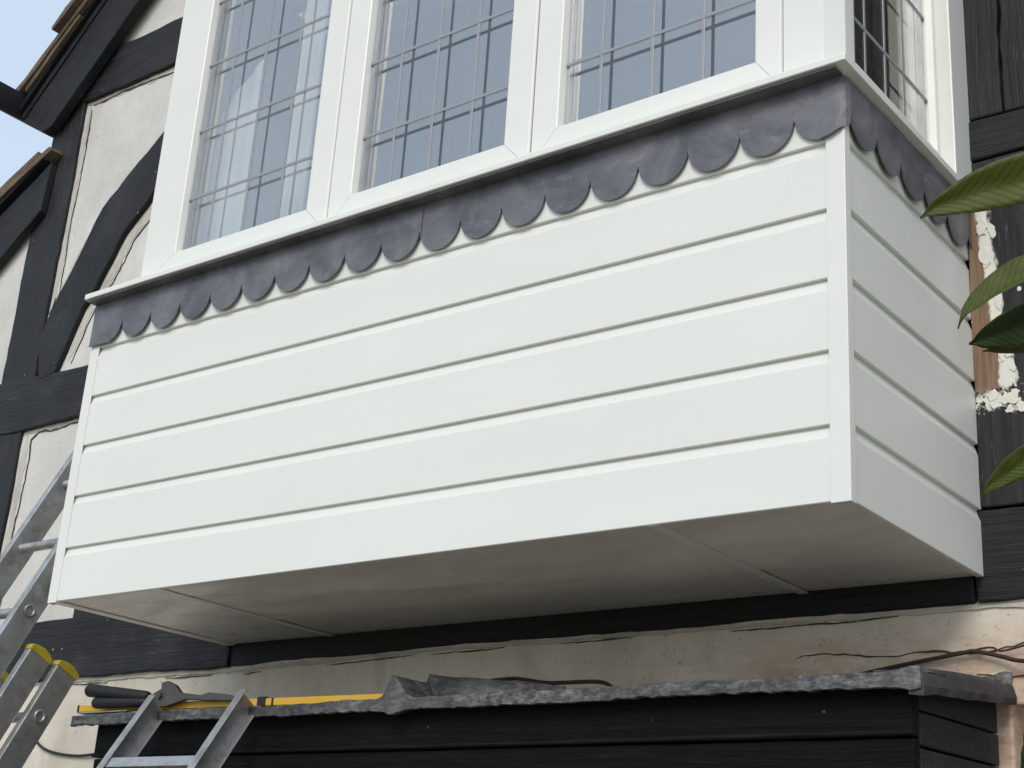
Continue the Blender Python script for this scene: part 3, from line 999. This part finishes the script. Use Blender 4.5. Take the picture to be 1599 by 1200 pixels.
# lead covering: lipped front edge, top falling forward, welted joint and bossed corner
def lead_top():
    sec = [(0.196, -0.3070), (0.182, -0.3080), (0.1795, -0.3065), (0.1795, -0.2835), (0.1815, -0.2805), (0.184, -0.2795), (0.26, -0.275), (0.36, -0.262), (0.50, -0.247), (0.654, -0.236), (0.667, -0.210),
           (0.6675, -0.215), (0.654, -0.246), (0.36, -0.272), (0.22, -0.284), (0.196, -0.292)]
    v, f = [], []
    N = 260
    x0, x1 = -2.440, 0.046
    n = len(sec)
    for i in range(N + 1):
        t = i / N
        x = x0 + (x1 - x0) * t
        hump = math.exp(-((x + 1.232) / 0.028) ** 2) * 0.052
        hump2 = math.exp(-((x - 0.030) / 0.024) ** 2) * 0.009
        for j, (y, z) in enumerate(sec):
            q = Vector((x * 6, y * 9, z * 14))
            wz = 0.0026 * noise.noise(q) + 0.0016 * noise.noise(q * 3.7) + 0.0012 * noise.noise(q * 11)
            wy = 0.004 * noise.noise(Vector((x * 5, 7, 0))) + 0.0022 * abs(noise.noise(Vector((x * 17, z * 8, 3)))) + 0.0012 * noise.noise(q * 9)
            low = 1.0 if j <= 3 else 0.4
            if j <= 2:
                wz += 0.004 * noise.noise(Vector((x * 5, 2, 2))) + 0.0032 * noise.noise(Vector((x * 37, 2, 2))) + 0.002 * noise.noise(Vector((x * 90, 2, 2)))
            hz = 0.0
            if 3 <= j <= 10 or j >= 12:
                hz = hump * (0.25 if j in (3,) else 1.0) * max(0.25, 1 - max(0, y - .2) * 1.2)
            if j <= 2:
                hz = -hump * 0.22
            v.append((x, y + wy * low - (hump * 0.25 if j <= 5 else 0), z + wz + hz + hump2 * (1 if j > 2 else -1.0)))
        if i:
            a, b = (i - 1) * n, i * n
            for j in range(n):
                f.append((a + j, b + j, b + (j + 1) % n, a + (j + 1) % n))
    f.append(tuple(range(n)))
    f.append(tuple(N * n + j for j in range(n - 1, -1, -1)))
    return mesh('lead_flashing', v, f, OLDLEAD, porch, 0, 2, False)
lead_top()
def lead_return():
    v, f = [], []
    sec = [(-0.030, -0.030), (-0.002, -0.034), (0.000, -0.020), (-0.004, 0.006), (-0.030, 0.012), (-0.10, 0.014), (-0.10, 0.004), (-0.030, 0.000)]
    N = 60
    n = len(sec)
    for i in range(N + 1):
        t = i / N
        y = 0.186 + t * 0.476
        zb = -0.290 + 0.052 * t
        for j, (a, b) in enumerate(sec):
            q = Vector((a * 14, y * 9, b * 14 + 4))
            w = 0.004 * noise.noise(q) + 0.003 * noise.noise(q * 3.3)
            v.append((0.052 + a + w, y, zb + b + 0.6 * w + (0.005 * noise.noise(Vector((y * 14, 1, 1))) if j < 2 else 0)))
        if i:
            A, B = (i - 1) * n, i * n
            for j in range(n):
                f.append((A + j, B + j, B + (j + 1) % n, A + (j + 1) % n))
    f.append(tuple(range(n)))
    f.append(tuple(N * n + j for j in range(n - 1, -1, -1)))
    return mesh('lead_return', v, f, m_lead('dark_lead', (0.026, 0.028, 0.030), (0.05, 0.052, 0.054), 0.15, 0.6), porch, 0, 2, False)
lead_return()
# lifted flap of lead behind the joint
N = 24
fv, ff = [], []
for i in range(N + 1):
    t = i / N
    x = -1.235 + 0.40 * t
    top = -0.205 - 0.045 * t + 0.005 * noise.noise(Vector((x * 9, 0, 0)))
    y = 0.30 + 0.02 * noise.noise(Vector((x * 7, 3, 0)))
    fv += [(x, y - .03, -0.285), (x, y, top), (x, y + .004, top - .001), (x, y - .02, -0.285)]
    if i:
        a, b = (i - 1) * 4, i * 4
        for j in range(4):
            ff.append((a + j, b + j, b + (j + 1) % 4, a + (j + 1) % 4))
ff += [(3, 2, 1, 0), tuple(N * 4 + j for j in range(4))]
mesh('lead_flap', fv, ff, OLDLEAD, porch, 0, 2, True)

# ------------------------------------------------------------------ extension ladder on the left
lad = empty('extension_ladder', (0, 0, 0), 'three-section aluminium extension ladder with yellow end caps leaning left of the white bay', 'ladder')
LA = R(64)
ld = Vector((0, math.cos(LA), math.sin(LA)))       # up the ladder
ln = Vector((0, math.sin(LA), -math.cos(LA)))      # from the climbing face towards the wall
def lp(x, s, h):
    q = Vector((x, 0.178, 0.215)) + ld * s + ln * h
    return (q.x, q.y, q.z)
def stile(x0, x1, s0, s1, h0, h1, parent):
    t = 0.012
    v = [lp(x, s, h) for s in (s0, s1) for x, h in ((x0, h0), (x1, h0), (x1, h1), (x0, h1))]
    return mesh('stile', v, boxvf(0, 1, 0, 1, 0, 1)[1], ALU, parent, 0.003, 2)
def rung(x0, x1, s, h, r=0.015):
    n = 16
    rings = []
    for x, rr in ((x0 - .004, r + .005), (x0 + .002, r), (x1 - .002, r), (x1 + .004, r + .005), (x1 + .004, r - .002), (x1 - .01, r - .003), (x0 + .01, r - .003), (x0 - .004, r - .002)):
        rings.append([lp(x, s + rr * math.cos(a), h + rr * math.sin(a)) for a in [2 * math.pi * j / n for j in range(n)]])
    v, f = loft(rings, True, False)
    m = len(rings)
    f += [((m - 1) * n + j, (m - 1) * n + (j + 1) % n, (j + 1) % n, j) for j in range(n)]
    o = mesh('rung', v, f, ALU, lad, 0, 2, True)
    pl = [lp(x1 - .012, s + (r - .003) * math.cos(a), h + (r - .003) * math.sin(a)) for a in [2 * math.pi * j / n for j in range(n)]]
    return o
def section(xl, xr, h0, s_top, s_bot, s_rung0, w=0.028, depth=0.078, caps=True):
    for a, b in ((xl, xl + w), (xr - w, xr)):
        st = stile(a, b, s_bot, s_top, h0, h0 + depth, lad)
        if caps:
            n = 8
            rings = []
            for x in (a - .003, b + .003):
                pts = [lp(x, s_top - .012, h0 - .003), lp(x, s_top - .012, h0 + depth + .003)]
                for j in range(n + 1):
                    t = math.pi / 2 * j / n
                    pts.append(lp(x, s_top + .012 * math.sin(t * 2) + .004, h0 + depth + .003 - (depth + .006) * j / n))
                rings.append(pts)
            v, f = loft(rings)
            mesh('end_cap', v, f, YCAP, st, 0.002, 2)
    s = s_rung0
    while s > s_bot + 0.1:
        if s < s_top - .05:
            rung(xl + .001, xr + .001, s, h0 + depth * .48)
        s -= 0.27
section(-2.95, -2.65, 0.0, 0.70, -2.80, -0.197 + 0.27 * 3)
section(-2.965, -2.635, 0.100, -0.275, -2.85, -0.70)
section(-2.98, -2.62, 0.196, -0.265, -2.90, -0.43)

# ------------------------------------------------------------------ short ladder in front of the lower bay
sl = empty('short_ladder', (0, 0, 0), 'short aluminium ladder with channel stiles propped on the lead flashing', 'ladder')
SA = R(57)
sdv = Vector((0, math.cos(SA), math.sin(SA)))
snv = Vector((0, math.sin(SA), -math.cos(SA)))
def sp(x, s, h):
    q = Vector((x, 0.145, -0.243)) + sdv * s + snv * h
    return (q.x, q.y, q.z)
def channel(x, sgn):
    """U section, open to the left when sgn is +1"""
    w, dp, t = 0.026, 0.066, 0.003
    pts = [(0, 0), (w, 0), (w, dp), (0, dp), (0, dp - t), (w - t, dp - t), (w - t, t), (0, t)]
    v, f = loft([[sp(x + sgn * a, s, h) for a, h in pts] for s in (-2.5, 0.0)])
    return mesh('stile', v, f, ALU, sl, 0.0008, 2)
channel(-2.050, -1)
channel(-1.700, -1)
def tread(s):
    pts = [(0.0, 0.004), (0.0, 0.062), (-0.030, 0.062), (-0.030, 0.060), (-0.003, 0.058), (-0.003, 0.008), (-0.030, 0.006), (-0.030, 0.004)]
    v, f = loft([[sp(x, s + a, h) for a, h in pts] for x in (-2.049, -1.727)])
    return mesh('tread', v, f, ALU, sl, 0.0008, 2)
for k in range(8):
    tread(-0.208 - k * 0.25)

# ------------------------------------------------------------------ tools lying on the lead
lev = empty('spirit_level', (0, 0, 0), 'long yellow spirit level lying along the lead flashing', 'level')
def lv(x0, x1, y0, y1, z0, z1, name, mat, bev=0.002):
    return box(name, x0, x1, y0, y1, z0, z1, mat, lev, bev)
lv(-2.505, -1.300, 0.246, 0.270, 0.0, 0.019, 'body', YELLOW)
lv(-2.513, -2.5055, 0.245, 0.271, -0.001, 0.020, 'end_cap', RUBBER)
lv(-1.2995, -1.292, 0.245, 0.271, -0.001, 0.020, 'end_cap', RUBBER)
lv(-1.765, -1.735, 0.243, 0.273, -0.001, 0.023, 'vial_block', RUBBER)
lv(-1.715, -1.705, 0.2455, 0.2705, -0.0005, 0.0195, 'joint_band', RUBBER)
for o in lev.children:
    for q in o.data.vertices:
        q.co.z += -0.259 - 0.0155 * (q.co.x + 2.51) / 1.2
snip = empty('long_handled_snips', (0, 0, 0), 'metal snips with two long black grips lying on the yellow level', 'snips')
def grip(p, q, r0, r1):
    p, q = Vector(p), Vector(q)
    pts = [p.lerp(q, t) for t in (0, .03, .1, .4, .7, .95, 1)]
    return tube('handle_grip', pts, [r0 * .75, r0, r0 * 1.02, (r0 * 2 + r1) / 3, (r0 + 2 * r1) / 3, r1, r1 * .8], RUBBER, snip, 12)
grip((-2.432, 0.215, -0.205), (-2.165, 0.215, -0.232), 0.019, 0.014)
grip((-2.395, 0.215, -0.242), (-2.165, 0.215, -0.248), 0.016, 0.013)
slab('jaw', [(-2.185, -0.258), (-2.175, -0.232), (-2.125, -0.212), (-2.128, -0.196), (-2.105, -0.192), (-2.070, -0.205), (-2.045, -0.226), (-1.96, -0.236), (-1.93, -0.230), (-1.86, -0.238), (-1.80, -0.250),
             (-1.80, -0.258), (-1.93, -0.252), (-2.02, -0.246), (-2.07, -0.256), (-2.10, -0.262)], 0.222, 0.236, STEEL, snip, 0.002, 0.02, 0.001, 3)
tv, tf = tubevf([(-2.125, 0.214, -0.232), (-2.125, 0.242, -0.232)], 0.009, 12)
mesh('pivot_bolt', tv, tf, STEEL, snip)
strip_o = box('metal_strip', -2.43, -2.22, 0.19, 0.212, -0.274, -0.271, ALU, None, 0.0005)
tag(strip_o, 'thin bare metal strip under the black grips on the flashing', 'strip')

# ------------------------------------------------------------------ stems and cable on the wall
st = empty('dead_climber', (0, 0, 0), 'dark dead climber stem forking across the cream render at lower right', 'stem')
def smooth(pts, k=6):
    pts = [Vector(p) for p in pts]
    out = []
    for i in range(len(pts) - 1):
        a, b, c, d = pts[max(i - 1, 0)], pts[i], pts[i + 1], pts[min(i + 2, len(pts) - 1)]
        for j in range(k):
            t = j / k
            out.append(0.5 * ((2 * b) + (c - a) * t + (2 * a - 5 * b + 4 * c - d) * t * t + (3 * b - a - 3 * c + d) * t ** 3))
    out.append(pts[-1])
    return out
tube('stem', smooth([(-0.36, 0.645, -0.214), (-0.286, 0.648, -0.195), (-0.167, 0.650, -0.176), (-0.053, 0.652, -0.160), (-0.025, 0.652, -0.158), (0.029, 0.65, -0.172), (0.085, 0.64, -0.187), (0.25, 0.62, -0.20)]), 0.0048, TWIG, st, 8)
tube('shoot', smooth([(-0.05, 0.653, -0.160), (-0.01, 0.655, -0.152), (0.012, 0.657, -0.152), (0.03, 0.656, -0.160), (0.09, 0.65, -0.150)]), 0.0022, TWIG, st, 6)
tw = tube('dead_twig', smooth([(-1.227, 0.50, -0.190), (-1.138, 0.50, -0.187), (-1.08, 0.48, -0.196), (-1.019, 0.5, -0.203), (-0.888, 0.5, -0.206), (-0.842, 0.49, -0.219), (-0.80, 0.47, -0.243)]), [0.005] * 37, TWIG, None, 7)
tag(tw, 'brown dead twig lying on the lead behind the joint', 'twig')
cb = tube('cable', smooth([(-3.52, 0.660, -0.13), (-3.322, 0.660, -0.238), (-3.248, 0.660, -0.284), (-3.172, 0.660, -0.307), (-3.048, 0.660, -0.320), (-2.92, 0.655, -0.316), (-2.60, 0.64, -0.30)]), 0.0045, RUBBER, None, 8)
tag(cb, 'thin black cable drooping across the cream wall at lower left', 'cable')

# ------------------------------------------------------------------ laurel shrub at the right edge
shrub = empty('evergreen_shrub', (0, 0, 0), 'broad-leaved evergreen shrub reaching in from the right edge', 'shrub')
toC = (Vector((1.111, -2.400, -0.774)) - Vector((0.62, -1.0, -0.15))).normalized()
def leaf(tip, base, halfw, roll, mat, curve=0.02, fold_a=0.25, seed=0, hook=0.0, pw=0.75):
    tip, base = Vector(tip), Vector(base)
    ax = (base - tip)
    L = ax.length
    ax.normalize()
    up = Vector((0, 0, 1))
    wv = (up - ax * up.dot(ax)).normalized()
    nv = ax.cross(wv).normalized()
    if nv.y > 0:
        nv = -nv
    c, s = math.cos(roll), math.sin(roll)
    w2 = wv * c + nv * s
    n2 = nv * c - wv * s
    v, f = [], []
    N, M = 26, 4
    for i in range(N + 1):
        t = i / N
        wid = halfw * (math.sin(math.pi * min(1, t * 0.93 + .0)) ** pw) * (1 if t > .08 else (t / .08) ** 0.6)
        wid = max(wid, 0.0006)
        wid *= 1 + .05 * noise.noise(Vector((t * 9, seed, 0)))
        cen = tip + ax * L * t + wv * (curve * 4 * t * (1 - t)) - wv * hook * max(0, 1 - t / .09) ** 1.5
        for j in range(-M, M + 1):
            u = j / M
            q = cen + w2 * wid * u + n2 * (wid * (abs(u) * fold_a) + 0.0022 * noise.noise(Vector((t * 8, u * 2, seed))))
            v.append(q)
    K = 2 * M + 1
    for i in range(N):
        for j in range(K - 1):
            a = i * K + j
            f.append((a, a + 1, a + K + 1, a + K))
    me = bpy.data.meshes.new('leaf')
    me.from_pydata([tuple(q) for q in v], [], f)
    uvl = me.uv_layers.new(name='UVMap')
    for lp_ in me.loops:
        i_, j_ = divmod(lp_.vertex_index, K)
        uvl.data[lp_.index].uv = (i_ / N, j_ / M - 1)
    o = link('leaf', me, mat, shrub, 0, 2, True)
    m = o.modifiers.new('thick', 'SOLIDIFY')
    m.thickness = 0.0007
    rib = [tip + ax * L * t + wv * (curve * 4 * t * (1 - t)) - wv * hook * max(0, 1 - t / .09) ** 1.5 - n2 * 0.0002 for t in [i / 20 for i in range(21)]]
    tube('midrib', rib, [0.0004 + 0.0011 * i / 20 for i in range(21)], LEAFM, o, 6)
    return o
leaf((0.574, -1.060, -0.042), (0.770, -0.992, 0.000), 0.026, 0.35, LEAFA, 0.010, 0.30, 1, 0.004)
leaf((0.586, -1.003, -0.146), (0.725, -0.978, -0.088), 0.022, -0.5, LEAFA, 0.010, 0.55, 2, 0.008)
leaf((0.594, -0.988, -0.166), (0.735, -0.95, -0.130), 0.026, 0.7, LEAFB, 0.004, 0.35, 3)
leaf((0.604, -0.975, -0.172), (0.74, -0.93, -0.165), 0.012, 0.8, LEAFA, 0.004, 0.2, 4)
leaf((0.578, -0.930, -0.313), (0.690, -0.930, -0.262), 0.015, 0.5, LEAFA, 0.008, 0.35, 5, 0.004)
leaf((0.574, -0.842, -0.60), (0.611, -0.885, -0.520), 0.009, 0.3, LEAFB, 0.0, 0.3, 6)
rnd = random.Random(5)
main = smooth([(1.25, -0.55, -2.42), (1.12, -0.66, -1.8), (0.95, -0.80, -1.1), (0.86, -0.88, -0.5), (0.80, -0.94, -0.1), (0.79, -0.97, 0.2)])
tube('stem', main, [0.013 - 0.0095 * i / (len(main) - 1) for i in range(len(main))], TWIG, shrub, 8)
for a, b in (((0.770, -0.992, 0.000), (0.80, -0.95, -0.06)), ((0.725, -0.978, -0.088), (0.812, -0.93, -0.18)), ((0.735, -0.95, -0.130), (0.818, -0.92, -0.22)), ((0.74, -0.93, -0.165), (0.82, -0.92, -0.24)), ((0.690, -0.930, -0.262), (0.84, -0.90, -0.36)), ((0.603, -0.885, -0.508), (0.90, -0.85, -0.70))):
    tube('leaf_stalk', smooth([a, ((a[0] + b[0]) / 2, (a[1] + b[1]) / 2, (a[2] + b[2]) / 2 + .01), b]), 0.0022, TWIG, shrub, 6)
for i in range(14):
    q = main[8 + i]
    a = rnd.uniform(-1.2, 1.2)
    t = Vector((q.x + 0.10 * math.cos(a) + .09, q.y + 0.16 * math.sin(a), q.z + rnd.uniform(-.02, .1)))
    leaf(t, q, 0.022, rnd.uniform(-.6, .6), LEAFA if i % 2 else LEAFB, 0.01, 0.3, 20 + i)

# shrubbery in the garden beyond the corner of the lower wall
bush = empty('garden_bush', (0, 0, 0), 'green bush in the garden beyond the lower wall corner', 'bush')
rnd = random.Random(11)
v, f = [], []
for i in range(9000):
    a, b, r = rnd.uniform(0, 2 * math.pi), rnd.uniform(-1, 1), rnd.uniform(0.45, 1.0) ** 0.5
    cpt = Vector((1.3 + 1.5 * r * math.cos(a) * math.sqrt(1 - b * b), 2.7 + 1.0 * r * math.sin(a) * math.sqrt(1 - b * b), -1.0 + 1.38 * r * b))
    ax = Vector((rnd.gauss(0, 1), rnd.gauss(0, 1), rnd.gauss(0, .6))).normalized()
    wv = ax.cross(Vector((rnd.gauss(0, 1), rnd.gauss(0, 1), rnd.gauss(0, 1)))).normalized()
    s = rnd.uniform(0.05, 0.085)
    k = len(v)
    v += [cpt - ax * s, cpt + wv * s * .4, cpt + ax * s, cpt - wv * s * .4]
    f.append((k, k + 1, k + 2, k + 3))
me = bpy.data.meshes.new('crown')
me.from_pydata([tuple(p) for p in v], [], f)
link('crown', me, LEAFA, bush)
tube('trunk', [(1.3, 2.7, -2.42), (1.32, 2.68, -1.8), (1.28, 2.7, -1.2)], [0.04, 0.03, 0.015], TWIG, bush)
